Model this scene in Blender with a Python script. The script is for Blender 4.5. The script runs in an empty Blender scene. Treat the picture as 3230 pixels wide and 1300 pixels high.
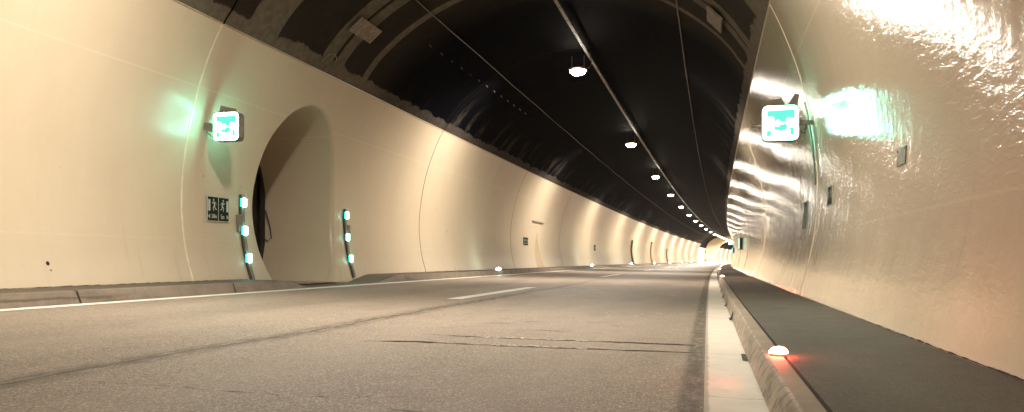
import bpy, math, random
from mathutils import Vector, Matrix
random.seed(7)
scene = bpy.context.scene
COL = scene.collection
# ------------------------------------------------------------------ frame
# tunnel coordinates: X across (0 = left edge of the pale gutter), s along, Z up.
R = 3150.0
def T(X, s, Z):
    a = s / R
    return Vector((R - (R - X) * math.cos(a), (R - X) * math.sin(a), Z))
def G(X):                       # road surface height (crossfall)
    return -0.0173 * X
PROF = [(-.3,4.72),(.3,4.85),(.65,4.95),(1.0,5.02),(1.5,5.07),(2.0,5.06),(2.5,5.0),(3.0,4.91),(3.5,4.77),(4.0,4.585),(4.3,4.45),(4.6,4.29),(5,4.0),(5.5,3.5),(6,2.83),(6.5,1.84),(6.70,1.2),(6.82,0)]
def w(z):
    if z <= PROF[0][0]: return PROF[0][1]
    for i in range(len(PROF)-1):
        a, b = PROF[i], PROF[i+1]
        if a[0] <= z <= b[0]:
            if z >= 4.8 and i < len(PROF):
                # smooth crown: circle
                cz, rr = 1.40, 5.42
                v = rr*rr-(z-cz)**2
                c = math.sqrt(v) if v > 0 else 0
                t = min(1, (z-4.8)/.5)
                lin = a[1]+(b[1]-a[1])*(z-a[0])/(b[0]-a[0])
                return lin*(1-t)+c*t
            # catmull-rom
            p0 = PROF[max(i-1,0)]; p3 = PROF[min(i+2,len(PROF)-1)]
            t = (z-a[0])/(b[0]-a[0]); h = b[0]-a[0]
            m1 = (b[1]-p0[1])/(b[0]-p0[0]) if b[0]!=p0[0] else 0
            m2 = (p3[1]-a[1])/(p3[0]-a[0])
            return ((2*t**3-3*t*t+1)*a[1]+(t**3-2*t*t+t)*h*m1+(-2*t**3+3*t*t)*b[1]+(t**3-t*t)*h*m2)
    return 0
XC = -3.5
def LX(z): return XC - w(z)
def RX(z): return XC + w(z)
ZL, ZR = 4.58, 4.38            # top of the pale paint on either side
BASE_L, BASE_R = 0.0, -0.05

# ------------------------------------------------------------------ helpers
class MB:
    def __init__(s): s.v=[]; s.f=[]; s.uv=[]; s.mi=[]
    def quad(s, pts, uv=None, mi=0):
        n=len(s.v); s.v += [tuple(p) for p in pts]; s.f.append(tuple(range(n,n+len(pts))))
        s.uv.append(uv or [(0,0)]*len(pts)); s.mi.append(mi)
    def grid(s, P, UV, flip=False):
        n=len(s.v); r=len(P); c=len(P[0])
        for row in P: s.v += [tuple(p) for p in row]
        for i in range(r-1):
            for j in range(c-1):
                idx=[(i,j),(i,j+1),(i+1,j+1),(i+1,j)]
                if flip: idx=idx[::-1]
                s.f.append(tuple(n+a*c+b for a,b in idx)); s.uv.append([UV[a][b] for a,b in idx]); s.mi.append(0)
    def box(s, x0,x1,y0,y1,z0,z1, fn=None, mi=0):
        fn = fn or (lambda x,y,z:(x,y,z))
        n=len(s.v)
        c=[(x0,y0,z0),(x1,y0,z0),(x1,y1,z0),(x0,y1,z0),(x0,y0,z1),(x1,y0,z1),(x1,y1,z1),(x0,y1,z1)]
        s.v += [tuple(fn(*p)) for p in c]
        for f in [(0,3,2,1),(4,5,6,7),(0,1,5,4),(1,2,6,5),(2,3,7,6),(3,0,4,7)]:
            s.f.append(tuple(n+i for i in f)); s.uv.append([(0,0)]*4); s.mi.append(mi)
    def prism(s, poly, d0, d1, ax='y', mi=0):
        """poly of (a,b); extruded along ax between d0,d1. ax y: (a,d,b); ax z: (a,b,d); ax x:(d,a,b)"""
        def m(a,b,d): return (a,d,b) if ax=='y' else ((a,b,d) if ax=='z' else (d,a,b))
        n=len(s.v); k=len(poly)
        s.v += [m(a,b,d0) for a,b in poly]+[m(a,b,d1) for a,b in poly]
        s.f.append(tuple(range(n,n+k))); s.uv.append([(0,0)]*k); s.mi.append(mi)
        s.f.append(tuple(range(n+2*k-1,n+k-1,-1))); s.uv.append([(0,0)]*k); s.mi.append(mi)
        for i in range(k):
            j=(i+1)%k
            s.f.append((n+i,n+k+i,n+k+j,n+j)); s.uv.append([(0,0)]*4); s.mi.append(mi)
    def tube(s, pts, r, seg=6, us=None, cap=True):
        pts=[Vector(p) for p in pts]; rings=[]
        for i,p in enumerate(pts):
            d=(pts[min(i+1,len(pts)-1)]-pts[max(i-1,0)]).normalized()
            up=Vector((0,0,1)) if abs(d.z)<.9 else Vector((1,0,0))
            a=d.cross(up).normalized(); b=a.cross(d)
            rr = r[i] if isinstance(r,(list,tuple)) else r
            rings.append([p+(a*math.cos(t)+b*math.sin(t))*rr for t in [2*math.pi*k/seg for k in range(seg+1)]])
        us = us or list(range(len(pts)))
        s.grid(rings, [[(us[i],k/seg) for k in range(seg+1)] for i in range(len(pts))])
        if cap:
            s.quad(rings[0][:-1]); s.quad(rings[-1][:-1][::-1])
    def build(s, name, mats, parent=None, smooth=False, kind=None, label=None, bevel=0, merge=True):
        me=bpy.data.meshes.new(name); me.from_pydata(s.v,[],s.f)
        uvl=me.uv_layers.new(name='st')
        k=0
        for uvs in s.uv:
            for u in uvs: uvl.data[k].uv=u; k+=1
        if not isinstance(mats,(list,tuple)): mats=[mats]
        for m in mats: me.materials.append(m)
        for p,mi in zip(me.polygons,s.mi): p.material_index=mi; p.use_smooth=smooth
        if merge:
            import bmesh
            bm=bmesh.new(); bm.from_mesh(me); bmesh.ops.remove_doubles(bm,verts=bm.verts,dist=1e-5)
            bmesh.ops.recalc_face_normals(bm, faces=bm.faces) if merge=='n' else None
            bm.to_mesh(me); bm.free()
        me.update()
        o=bpy.data.objects.new(name,me); COL.objects.link(o)
        if parent: o.parent=parent
        if kind: o['kind']=kind
        if label: o['label']=label
        if bevel:
            b=o.modifiers.new('b','BEVEL'); b.width=bevel; b.segments=2; b.limit_method='ANGLE'
        return o
def thing(name,label,cat,X,s,Z,group=None,rz=0):
    o=bpy.data.objects.new(name,None); COL.objects.link(o); o.location=T(X,s,Z); o.rotation_euler=(0,0,-s/R+rz)
    o.empty_display_size=.1
    o['label']=label; o['category']=cat
    if group: o['group']=group
    return o
def tag(o,label,cat,group=None):
    o['label']=label; o['category']=cat
    if group: o['group']=group
    return o
def dup(root,X,s,Z,label):
    c=root.copy(); COL.objects.link(c); c.location=T(X,s,Z); c.rotation_euler=(0,0,-s/R); c['label']=label
    for ch in list(root.children):
        d=ch.copy(); COL.objects.link(d); d.parent=c
        for g in list(ch.children):
            e=g.copy(); COL.objects.link(e); e.parent=d
    return c
def frange(a,b,st):
    n=max(1,int(math.ceil((b-a)/st))); return [a+(b-a)*i/n for i in range(n+1)]
def strip(mb, sec, ss, fn=T, flip=False):
    """sec: list of (X,Z,v)"""
    mb.grid([[fn(X,s,Z) for X,Z,v in sec] for s in ss],[[(s,v) for X,Z,v in sec] for s in ss],flip)

# ------------------------------------------------------------------ node helper
class N:
    def __init__(s,name):
        s.m=bpy.data.materials.new(name); s.m.use_nodes=True; s.t=s.m.node_tree; s.t.nodes.clear()
        s.out=s.t.nodes.new('ShaderNodeOutputMaterial')
    def nd(s,ty,**k):
        n=s.t.nodes.new(ty)
        for a,b in k.items(): setattr(n,a,b)
        return n
    def lk(s,a,b): s.t.links.new(a,b)
    def put(s,n,i,v):
        if isinstance(v,bpy.types.NodeSocket): s.lk(v,n.inputs[i])
        elif v is not None: n.inputs[i].default_value=v
    def math(s,op,a,b=None,c=None,clamp=False):
        n=s.nd('ShaderNodeMath',operation=op); n.use_clamp=clamp
        s.put(n,0,a); s.put(n,1,b); s.put(n,2,c); return n.outputs[0]
    def uv(s):
        n=s.nd('ShaderNodeUVMap'); n.uv_map='st'; x=s.nd('ShaderNodeSeparateXYZ'); s.lk(n.outputs[0],x.inputs[0]); return x.outputs[0],x.outputs[1]
    def pos(s):
        n=s.nd('ShaderNodeTexCoord'); return n.outputs['Object']
    def vec(s,x,y,z=0.0):
        n=s.nd('ShaderNodeCombineXYZ'); s.put(n,0,x); s.put(n,1,y); s.put(n,2,z); return n.outputs[0]
    def noise(s,v,scale=1,detail=4,rough=.55,dist=0):
        n=s.nd('ShaderNodeTexNoise'); s.lk(v,n.inputs['Vector']); n.inputs['Scale'].default_value=scale; n.inputs['Detail'].default_value=detail; n.inputs['Roughness'].default_value=rough; n.inputs['Distortion'].default_value=dist
        return n.outputs[0]
    def vor(s,v,scale,feature='F1'):
        n=s.nd('ShaderNodeTexVoronoi',feature=feature); s.lk(v,n.inputs['Vector']); n.inputs['Scale'].default_value=scale; return n.outputs['Distance'],n.outputs['Color'] if feature=='F1' else None
    def ss(s,x,a,b):   # smoothstep a..b
        n=s.nd('ShaderNodeMapRange',interpolation_type='SMOOTHSTEP'); s.put(n,0,x); n.inputs[1].default_value=a; n.inputs[2].default_value=b; n.inputs[3].default_value=0; n.inputs[4].default_value=1; return n.outputs[0]
    def mix(s,f,a,b):
        n=s.nd('ShaderNodeMix',data_type='RGBA'); s.put(n,0,f)
        for i,v in ((6,a),(7,b)):
            if isinstance(v,tuple) and len(v)==3: v=(*v,1)
            s.put(n,i,v)
        return n.outputs[2]
    def mul(s,a,b): return s.math('MULTIPLY',a,b)
    def band(s,x,a,b,e):
        return s.mul(s.ss(x,a-e,a+e), s.math('SUBTRACT',1.0,s.ss(x,b-e,b+e)))
    def maxi(s,*l):
        r=l[0]
        for q in l[1:]: r=s.math('MAXIMUM',r,q)
        return r
    def bump(s,h,strength=.3,dist=.01,n=None):
        b=s.nd('ShaderNodeBump'); b.inputs['Strength'].default_value=strength; b.inputs['Distance'].default_value=dist; s.lk(h,b.inputs['Height'])
        if n: s.lk(n,b.inputs['Normal'])
        return b.outputs[0]
    def bsdf(s,col,rough=.6,spec=.5,metal=0,normal=None,emis=None,estr=0,coat=0,coatr=.1):
        b=s.nd('ShaderNodeBsdfPrincipled')
        if isinstance(col,tuple): col=(*col[:3],1)
        s.put(b,'Base Color',col); s.put(b,'Roughness',rough); s.put(b,'Metallic',metal); s.put(b,'Specular IOR Level',spec)
        if normal: s.lk(normal,b.inputs['Normal'])
        if coat: b.inputs['Coat Weight'].default_value=coat; b.inputs['Coat Roughness'].default_value=coatr
        if emis: b.inputs['Emission Color'].default_value=(*emis,1); b.inputs['Emission Strength'].default_value=estr
        s.lk(b.outputs[0],s.out.inputs[0]); return s.m
def simple(name,col,rough=.6,metal=0,spec=.5,var=.25,sc=8,bumpd=.001):
    n=N(name); p=n.pos(); a=n.noise(p,sc,5); dark=tuple(c*(1-var) for c in col); lite=tuple(min(1,c*(1+var)) for c in col)
    c=n.mix(n.ss(a,.3,.7),dark,lite); r=n.math('ADD',n.mul(a,.25),rough-.12)
    return n.bsdf(c,r,spec,metal,n.bump(n.noise(p,sc*12,3),.25,bumpd))
def emit(name,col,st,rough=.4):
    n=N(name); return n.bsdf(col,rough,.5,0,None,col,st)

M={}
# --- pale glossy tunnel wall paint
def wall_mat(name, right):
    n=N(name); u,v=n.uv(); uv=n.vec(u,v)
    big=n.noise(uv,.35,4,.5); med=n.noise(uv,1.6,6,.6); fine=n.noise(uv,9,6,.65)
    stretch=n.noise(n.vec(n.mul(u,5.0),n.mul(v,.6)),1,5,.6)
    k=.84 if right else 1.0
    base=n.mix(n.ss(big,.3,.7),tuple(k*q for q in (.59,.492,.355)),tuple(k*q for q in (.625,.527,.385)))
    blk=n.nd('ShaderNodeTexWhiteNoise',noise_dimensions='1D'); n.lk(n.math('FLOOR',n.math('DIVIDE',n.math('SUBTRACT',u,12.66),11.9)),blk.inputs['W'])
    base=n.mix(n.mul(blk.outputs[0],.16),base,(.50,.405,.29))
    grime=n.noise(n.vec(n.mul(u,.55),n.mul(v,.22)),1,7,.68)
    base=n.mix(n.mul(n.ss(grime,.48,.72),.22),base,(.47,.385,.28))
    base=n.mix(n.mul(n.ss(med,.42,.8),.16),base,(.53,.42,.285))
    base=n.mix(n.mul(n.ss(fine,.5,.85),.10),base,(.72,.60,.44))
    # splash band near the foot: paler, ragged
    foot=n.math('SUBTRACT',v,n.mul(n.math('SUBTRACT',med,.5),.9))
    fm=n.math('SUBTRACT',1.0,n.ss(foot,.35,.95))
    base=n.mix(n.mul(fm,.35),base,(.72,.61,.46))
    # vertical run marks
    run=n.mul(n.ss(stretch,.58,.72),n.math('SUBTRACT',1.0,n.ss(v,.8,2.6)))
    base=n.mix(n.mul(run,.22),base,(.42,.33,.23))
    # formwork seams, horizontal
    for z,st in ((3.56,.30),(1.02,.12)):
        wz=n.math('ADD',v,n.mul(n.math('SUBTRACT',big,.5),.03))
        base=n.mix(n.mul(n.band(wz,z-.012,z+.012,.008),st),base,(.78,.67,.50))
    # fine block joints every 2.5 m, very faint
    # small pock marks
    drip=n.noise(n.vec(n.mul(u,7.0),n.mul(v,.35)),1,6,.7)
    base=n.mix(n.mul(n.mul(n.ss(drip,.56,.74),n.ss(grime,.42,.6)),.28),base,(.41,.33,.235))
    # scuff smears
    sm=n.noise(n.vec(n.mul(u,1.3),n.mul(v,3.2)),1.2,7,.7,.6)
    base=n.mix(n.mul(n.ss(sm,.52,.78),.14),base,(.73,.63,.49))
    # orange peel: streaky, along a slight diagonal
    a=n.math('ADD',n.mul(u,5.0),n.mul(v,5.0)); b=n.math('SUBTRACT',n.mul(v,17.0),n.mul(u,3.0))
    peel=n.noise(n.vec(a,b),1,4,.62,.5)
    peel2=n.noise(n.vec(n.mul(u,70.0),n.mul(v,45.0)),1,2,.5)
    wav=n.noise(n.vec(n.mul(u,2.2),n.mul(v,1.1)),1,3,.5)
    nb=n.bump(peel,.7,.0034 if right else .0012)
    nb=n.bump(peel2,.4,.0006 if right else .0003,nb)
    nb=n.bump(wav,.4,.014,nb)
    r=n.math('ADD',n.mul(med,.08),.07 if right else .25)
    return n.bsdf(base,r,.55 if right else .4,0,nb)
M['wallL']=wall_mat('pale_wall_paint_smooth',False)
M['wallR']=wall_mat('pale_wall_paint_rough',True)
# --- soot-dark vault
def vault_mat():
    n=N('dark_vault_paint'); u,v=n.uv(); uv=n.vec(u,v)      # v = distance from the paint edge, metres
    ns=n.noise(uv,1.3,6,.65); nf=n.noise(uv,6,6,.65); nb_=n.noise(n.vec(n.mul(u,.5),n.mul(v,.25)),1,4,.6)
    jit=n.mul(n.math('SUBTRACT',nf,.5),.22)
    uj=n.math('ADD',u,n.mul(jit,.35)); vj=n.math('ADD',v,jit)
    near=n.math('SUBTRACT',1.0,n.ss(u,17.8,20.5))  # lit look of the near vault put into the colour, black beyond
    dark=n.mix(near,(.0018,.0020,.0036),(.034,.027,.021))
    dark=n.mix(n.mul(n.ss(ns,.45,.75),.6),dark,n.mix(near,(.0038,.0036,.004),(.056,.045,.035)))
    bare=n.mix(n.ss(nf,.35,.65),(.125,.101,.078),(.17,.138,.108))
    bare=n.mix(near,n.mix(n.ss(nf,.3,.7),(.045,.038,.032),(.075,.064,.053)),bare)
    # bare concrete: strip along the edge (ragged), and hoops
    e1=n.math('SUBTRACT',1.0,n.ss(n.math('ADD',v,n.mul(n.math('SUBTRACT',ns,.5),.45)),.26,.31))
    hoops=[n.band(uj,a,b,.012) for a,b in ((16.02,16.5),(16.62,17.02),(18.06,18.34),(11.0,11.9),(13.25,14.25),(7.2,7.5),(9.1,9.3),(2.0,2.6))]
    # the 12 m block hoops further on
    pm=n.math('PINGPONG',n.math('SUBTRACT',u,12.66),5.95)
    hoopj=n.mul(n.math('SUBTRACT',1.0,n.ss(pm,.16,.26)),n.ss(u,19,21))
    patch=n.mul(n.ss(n.noise(n.vec(n.mul(u,.9),n.mul(v,.35)),1,6,.7),.50,.66),n.mul(n.math('SUBTRACT',1.0,n.ss(v,.5,1.6)),n.ss(u,20,26)))  # pale wisps by the edge: wall reflections put into the colour
    m=n.maxi(e1,*hoops)
    # hoop from the lamp side fades towards crown for one wide patch
    col=n.mix(m,dark,bare)
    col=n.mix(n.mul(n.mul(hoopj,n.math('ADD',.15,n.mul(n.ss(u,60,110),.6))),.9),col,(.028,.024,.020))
    col=n.mix(n.mul(patch,.9),col,(.05,.042,.034))
    r=n.math('ADD',n.mul(nf,.2),.55)
    return n.bsdf(col,r,.01,0,n.bump(nf,.5,.01))
M['vault']=vault_mat()
# --- asphalt
def asphalt(name,c1,c2,seamy=False,grain=1.0):
    n=N(name); u,v=n.uv(); uv=n.vec(u,v)
    big=n.noise(n.vec(n.mul(u,.25),n.mul(v,1.0)),1,5,.55); med=n.noise(uv,3,6,.6)
    d,c=n.vor(uv,120); sep=n.nd('ShaderNodeSeparateColor'); n.lk(c,sep.inputs[0]); g=sep.outputs[0]
    g2=n.noise(uv,160,3,.7)
    col=n.mix(n.ss(big,.3,.7),c1,c2)
    col=n.mix(n.mul(n.ss(med,.5,.8),.3),col,tuple(x*.72 for x in c1))
    col=n.mix(n.mul(n.ss(g,.75,.95),.62*grain),col,tuple(min(1,x*2.2) for x in c2))
    col=n.mix(n.mul(n.math('SUBTRACT',1.0,n.ss(g,.05,.3)),0.68*grain),col,tuple(x*.40 for x in c1))
    col=n.mix(n.mul(n.ss(g2,.55,.8),.35*grain),col,tuple(x*.6 for x in c1))
    rough=n.math('ADD',n.mul(med,.2),.50)
    if seamy:
        # longitudinal paving seam, dark and ragged, plus wheel-track wear
        wob=n.mul(n.math('SUBTRACT',n.noise(n.vec(n.mul(u,.35),0.0),1,2,.5),.5),.35)
        x=n.math('ADD',v,wob)
        sn=n.noise(n.vec(n.mul(u,4.0),n.mul(v,14.0)),1,6,.7)
        seam=n.mul(n.band(x,-3.42,-3.16,.10),n.ss(sn,.34,.62))
        core=n.mul(n.band(x,-3.30,-3.27,.012),n.ss(sn,.30,.45))
        fade=n.math('SUBTRACT',1.0,n.ss(u,15,34))
        col=n.mix(n.mul(n.mul(seam,.75),fade),col,(.062,.046,.030))
        col=n.mix(n.mul(n.mul(core,.8),fade),col,(.028,.021,.015))
        edge=n.mul(n.band(v,-.10,.02,.03),n.ss(sn,.25,.6))
        col=n.mix(n.mul(edge,.75),col,(.05,.038,.026))
        # dry mid-lane polish: smoother tracks
        tr=n.maxi(n.band(v,-1.1,-.6,.25),n.band(v,-2.6,-2.1,.25),n.band(v,-4.9,-4.3,.25),n.band(v,-6.5,-5.9,.25))
        col=n.mix(n.mul(tr,.22),col,tuple(x*1.25 for x in c2))
        # long dark smears across the far road
        fs=n.noise(n.vec(n.mul(u,.12),n.mul(v,.5)),1,5,.6)
        col=n.mix(n.mul(n.ss(fs,.5,.68),.45),col,tuple(x*.6 for x in c1))
    h=n.math('ADD',n.mul(g2,.5),n.mul(d,1.0))
    return n.bsdf(col,rough,.35,0,n.bump(h,.55,.006))
M['road']=asphalt('road_asphalt',(.255,.208,.163),(.315,.26,.206),True)
M['walk']=asphalt('walkway_asphalt',(.085,.068,.052),(.115,.093,.072),False,.5)
# --- concrete
def concrete(name,c1,c2,streak=False,pale=False,left=False):
    n=N(name); u,v=n.uv(); uv=n.vec(u,v); p=n.pos()
    a=n.noise(p,3,6,.6); b=n.noise(p,25,5,.65)
    col=n.mix(n.ss(a,.3,.7),c1,c2); col=n.mix(n.mul(n.ss(b,.5,.8),.3),col,tuple(x*.65 for x in c1))
    if streak:
        st=n.noise(n.vec(n.math('ADD',n.mul(u,16.0),n.mul(v,30.0)),n.mul(v,7.0)),1,5,.7)
        col=n.mix(n.mul(n.ss(st,.48,.62),.75),col,tuple(x*.42 for x in c1))
        col=n.mix(n.mul(n.ss(st,.60,.72),.0),col,(.7,.6,.5))
        bd=n.noise(n.vec(n.mul(u,2.0),n.mul(v,6.0)),1,6,.7)
        col=n.mix(n.mul(n.ss(bd,.50,.64),.6),col,tuple(x*.38 for x in c1))
        wh=n.noise(n.vec(n.math('ADD',n.mul(u,22.0),n.mul(v,40.0)),n.mul(v,4.0)),1.3,3,.6)
        col=n.mix(n.mul(n.ss(wh,.66,.74),.7),col,(.62,.54,.44))
    if left:
        q=n.noise(n.vec(n.mul(u,.9),n.mul(v,5.0)),1,6,.7); col=n.mix(n.mul(n.ss(q,.50,.66),.55),col,tuple(x*.5 for x in c1))
        vs_=n.noise(n.vec(n.mul(u,9.0),n.mul(v,1.5)),1,5,.7); col=n.mix(n.mul(n.ss(vs_,.58,.75),.4),col,tuple(min(1,x*1.5) for x in c2))
        bl=n.band(n.math('ADD',v,n.mul(n.math('SUBTRACT',q,.5),.12)),.05,.075,.012); col=n.mix(n.mul(n.mul(bl,n.math('SUBTRACT',1.0,n.ss(u,8.8,10.5))),.7),col,(.07,.052,.036))
    if pale:
        wr=n.noise(uv,6,6,.65)
        col=n.mix(n.mul(n.ss(wr,.55,.75),.35),col,tuple(x*.7 for x in c1))
        # thin cross cracks
        cu=n.math('ADD',u,n.mul(n.math('SUBTRACT',wr,.5),.12))
        pp=n.math('PINGPONG',n.math('SUBTRACT',cu,6.19),.98)
        ck=n.math('SUBTRACT',1.0,n.ss(pp,.004,.012))
        col=n.mix(n.mul(ck,.5),col,(.2,.15,.1))
        wd=n.math('ADD',v,n.mul(n.math('SUBTRACT',n.noise(n.vec(n.mul(u,5.0),0.0),1,4,.6),.5),.05))
        col=n.mix(n.mul(n.math('SUBTRACT',1.0,n.ss(wd,.012,.03)),.7),col,(.36,.29,.21))
        e=n.ss(wd,.255,.30); col=n.mix(n.mul(e,.45),col,(.42,.36,.29))
    return n.bsdf(col,.62 if not pale else .5,.35,0,n.bump(b,.4,.004))
M['kerb']=concrete('kerb_concrete',(.27,.215,.16),(.36,.29,.22))
M['kerbface']=concrete('kerb_face_scraped',(.32,.265,.205),(.44,.37,.29),streak=True)
M['kerbleft']=concrete('kerb_stained_smooth',(.19,.155,.12),(.25,.205,.16),left=True)
M['gutter']=concrete('pale_gutter_concrete',(.78,.70,.60),(.86,.79,.70),pale=True)
M['line']=simple('road_line_paint',(.88,.84,.77),.5,var=.12,sc=14)
M['crack']=simple('dark_crack',(.03,.022,.016),.9,var=.4,sc=30)
M['chip']=simple('white_paint_chips',(.75,.70,.62),.5,var=.2,sc=30)
M['sealdark']=simple('joint_dark_seal',(.06,.045,.03),.6)
M['sealpale']=simple('joint_pale_seal',(.74,.62,.46),.35,var=.1)
M['sealsoft']=simple('joint_soft_seal',(.44,.34,.235),.4,var=.15)
M['steel']=simple('galvanised_steel',(.36,.33,.29),.42,metal=.7,var=.25,sc=12)
M['steelmatt']=simple('dull_grey_housing',(.20,.17,.135),.5,metal=.2,var=.2,sc=10)
M['dark']=simple('dark_metal',(.018,.016,.015),.5,metal=.2,var=.3)
def voidm():
    n=N('black_gap'); return n.bsdf((.003,.003,.003),.9,0.0)
M['void']=voidm()
M['doorgrey']=simple('dark_door_steel',(.045,.038,.03),.5,metal=.2,var=.3,sc=5)
M['cable']=simple('grey_cable',(.17,.14,.11),.6,var=.3,sc=30)
M['cableblack']=simple('black_cable',(.02,.018,.016),.5)
M['plate']=simple('grey_plate',(.23,.20,.165),.45,metal=.3,var=.2,sc=20)
M['repair']=simple('bare_concrete_plate',(.24,.185,.14),.8,var=.25,sc=9)
M['black']=simple('sign_black',(.012,.014,.014),.6,spec=.12,var=.3)
M['white']=simple('sign_white',(.50,.53,.44),.45,var=.06)
M['greengrey']=simple('sign_dull_green',(.13,.16,.125),.55,spec=.2,var=.3,sc=30)
M['brown']=simple('brown_tone',(.50,.375,.245),.45,var=.08)
WARM=(1.0,.90,.77)
M['lamp']=emit('lamp_diffuser',(1.0,.91,.78),330.0)
M['lampside']=emit('lamp_diffuser_rim',(1.0,.9,.76),60.0)
M['signwhite']=emit('backlit_sign_white',(.62,1.0,.86),4.5)
M['signring']=emit('backlit_sign_border',(.24,1.0,.76),46.0)
M['signteal']=emit('backlit_sign_green',(.09,.68,.55),.85)
M['signhead']=M['signwhite']
M['ledgreen']=emit('led_mint',(.38,1.0,.84),16.0)
M['ledgreenside']=emit('led_side_teal',(.035,.80,.68),1.1)
M['kerbled']=emit('kerb_led_white',(.72,1.0,.88),110.0)
M['kerbred']=emit('kerb_led_red',(1.0,.12,.07),215.0)
M['signfar']=emit('backlit_far_green',(.45,.85,.72),.8)
# cable tray: segments marked by dark couplers
def tray():
    n=N('cable_tray_steel'); u,v=n.uv(); pp=n.math('PINGPONG',u,.55)
    k=n.math('SUBTRACT',1.0,n.ss(pp,.03,.05)); a=n.noise(n.pos(),20,4)
    col=n.mix(n.ss(a,.3,.7),(.17,.145,.12),(.25,.215,.175)); col=n.mix(k,col,(.02,.018,.015))
    return n.bsdf(col,.45,.5,.3)
M['tray']=tray()

# ------------------------------------------------------------------ setting
S0,S1=-40.0,420.0
LB0,LB1=206.0,275.0          # lay-by
def srange(a,b):
    out=[]; s=a
    while s<b:
        out.append(s); s+= .5 if -5<s<40 else (2.0 if s<120 else 5.0)
    out.append(b); return out
# road
mb=MB(); xs=[-7.46,-6.5,-5,-3.7,-2.5,-1.2,0.02]
strip(mb,[(x,G(x),x) for x in xs],srange(S0,S1),flip=True)
mb2=MB(); strip(mb,[(-12.4,G(-7.46),-12.4),(-7.46,G(-7.46),-7.46)],srange(LB0,LB1),flip=True)
road=mb.build('road',M['road'],kind='structure'); road['label']='brown grey asphalt carriageway curving through the tunnel'
# base slab (everything stands on it)
mb=MB(); strip(mb,[(-13,-.12,0),(3,-.12,16)],frange(S0,S1,10),flip=True)
o=mb.build('ground',M['walk'],kind='structure')
# painted lines
def line(name,x0,x1,a,b,dz=.004):
    m=MB(); strip(m,[(x0,G(x0)+dz,0),(x1,G(x1)+dz,x1-x0)],srange(a,b),flip=True)
    return m.build(name,M['line'],road)
line('edge_line',-7.42,-7.17,S0,S1)
k=0; s=-5.6
while s<400:
    line('lane_dash',-3.88,-3.64,s,s+5.9)
    s+=18.1
# cracks in the road
def crack(pts,wd,name='crack',mat='crack',seg=.06,broken=0.0,dz=.003):
    m=MB(); P=[]
    for (a,b) in zip(pts,pts[1:]):
        L=math.dist(a,b); n=max(1,int(L/seg))
        for i in range(n): P.append((a[0]+(b[0]-a[0])*i/n,a[1]+(b[1]-a[1])*i/n))
    P.append(pts[-1])
    Q=[]; off=0
    for i,p in enumerate(P):
        off=off*.8+random.uniform(-.012,.012)
        d=(P[min(i+1,len(P)-1)][0]-P[max(i-1,0)][0],P[min(i+1,len(P)-1)][1]-P[max(i-1,0)][1]); L=math.hypot(*d)
        nx,ny=-d[1]/L,d[0]/L; ww=wd*random.uniform(.25,1.1)*min(1,.2+4*min(i,len(P)-1-i)/len(P))
        c=(p[0]+nx*off,p[1]+ny*off); Q.append(((c[0]+nx*ww,c[1]+ny*ww),(c[0]-nx*ww,c[1]-ny*ww)))
    for i in range(len(Q)-1):
        if random.random()<broken: continue
        q=[Q[i][0],Q[i+1][0],Q[i+1][1],Q[i][1]]
        m.quad([T(x,s,G(x)+dz) for x,s in q],[(0,0)]*4)
    return m.build(name,M[mat],road)
crack([(-2.36,6.81),(-1.64,6.72),(-.76,6.74),(.0,6.71)],.020,broken=.10)
crack([(-2.55,6.05),(-2.13,6.19),(-1.34,6.14),(-.69,6.165),(.0,6.19)],.022,broken=.08)
crack([(-2.40,6.12),(-1.9,6.19)],.045)
crack([(-.75,6.76),(-.05,6.71)],.034)
crack([(-.55,6.17),(0,6.19)],.018)
crack([(-3.3,3.70),(-2.34,3.645),(-1.67,3.654),(-1.1,3.79)],.005,broken=.3)
crack([(-1.3,3.42),(-.5,3.38)],.008,broken=.2)
for x,s_,L in ((-2.0,8.2,.35),(-1.75,8.55,.3),(-2.1,8.9,.22),(-1.5,9.3,.3),(-1.35,7.6,.3),(-.8,8.4,.22),(-1.1,8.75,.25),(-.4,7.1,.18),(-2.3,7.5,.2)):
    crack([(x-L/2,s_),(x+L/2,s_+random.uniform(-.06,.06))],.012)
def chips(x0,x1,s0,s1,n,ln):
    m=MB()
    for _ in range(n):
        x=random.uniform(x0,x1); s=random.uniform(s0,s1); l=random.uniform(.3,1)*ln; wd=random.uniform(.006,.014)*(1+s/14)
        m.quad([T(a,b,G(a)+.005) for a,b in ((x,s),(x+l,s+random.uniform(-.03,.03)),(x+l*.9,s+wd),(x+.1*l,s+wd*1.2))][::-1])
    return m.build('paint_chips',M['chip'],road)
chips(-1.75,-.9,6.66,6.78,34,.05); chips(-1.55,-.85,6.10,6.2,26,.045)
chips(-3.1,-1.6,16.2,18.2,22,.22); chips(-1.1,-.3,14.6,16.5,8,.16); chips(-1.2,-.5,9.6,10.8,10,.06)

# right side: pale gutter, kerb, walkway
mb=MB(); strip(mb,[(.02,.002,0),(.10,.0,.08),(.20,-.006,.18),(.30,-.004,.28)],srange(S0,S1),flip=True)
g=mb.build('gutter',M['gutter'],kind='structure',smooth=True); g['label']='pale worn concrete gutter strip along the right kerb'
mb=MB(); strip(mb,[(.30,-.004,0),(.306,.02,.03),(.325,.11,.12),(.34,.142,.16),(.352,.15,.18)],srange(S0,S1),flip=True)
strip_face=mb
kb=mb.build('kerb',M['kerbface'],kind='structure'); kb['label']='scraped concrete kerb between gutter and right walkway'
mb=MB(); strip(mb,[(.352,.15,0),(.425,.152,.08),(.432,.146,.09)],srange(S0,S1),flip=True)
mb.build('kerb_top',M['kerb'],kb)
mb=MB(); strip(mb,[(.432,.136,0),(.442,.132,.01),(.450,.146,.02)],srange(S0,S1),flip=True)
mb.build('kerb_joint',M['crack'],kb)
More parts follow.
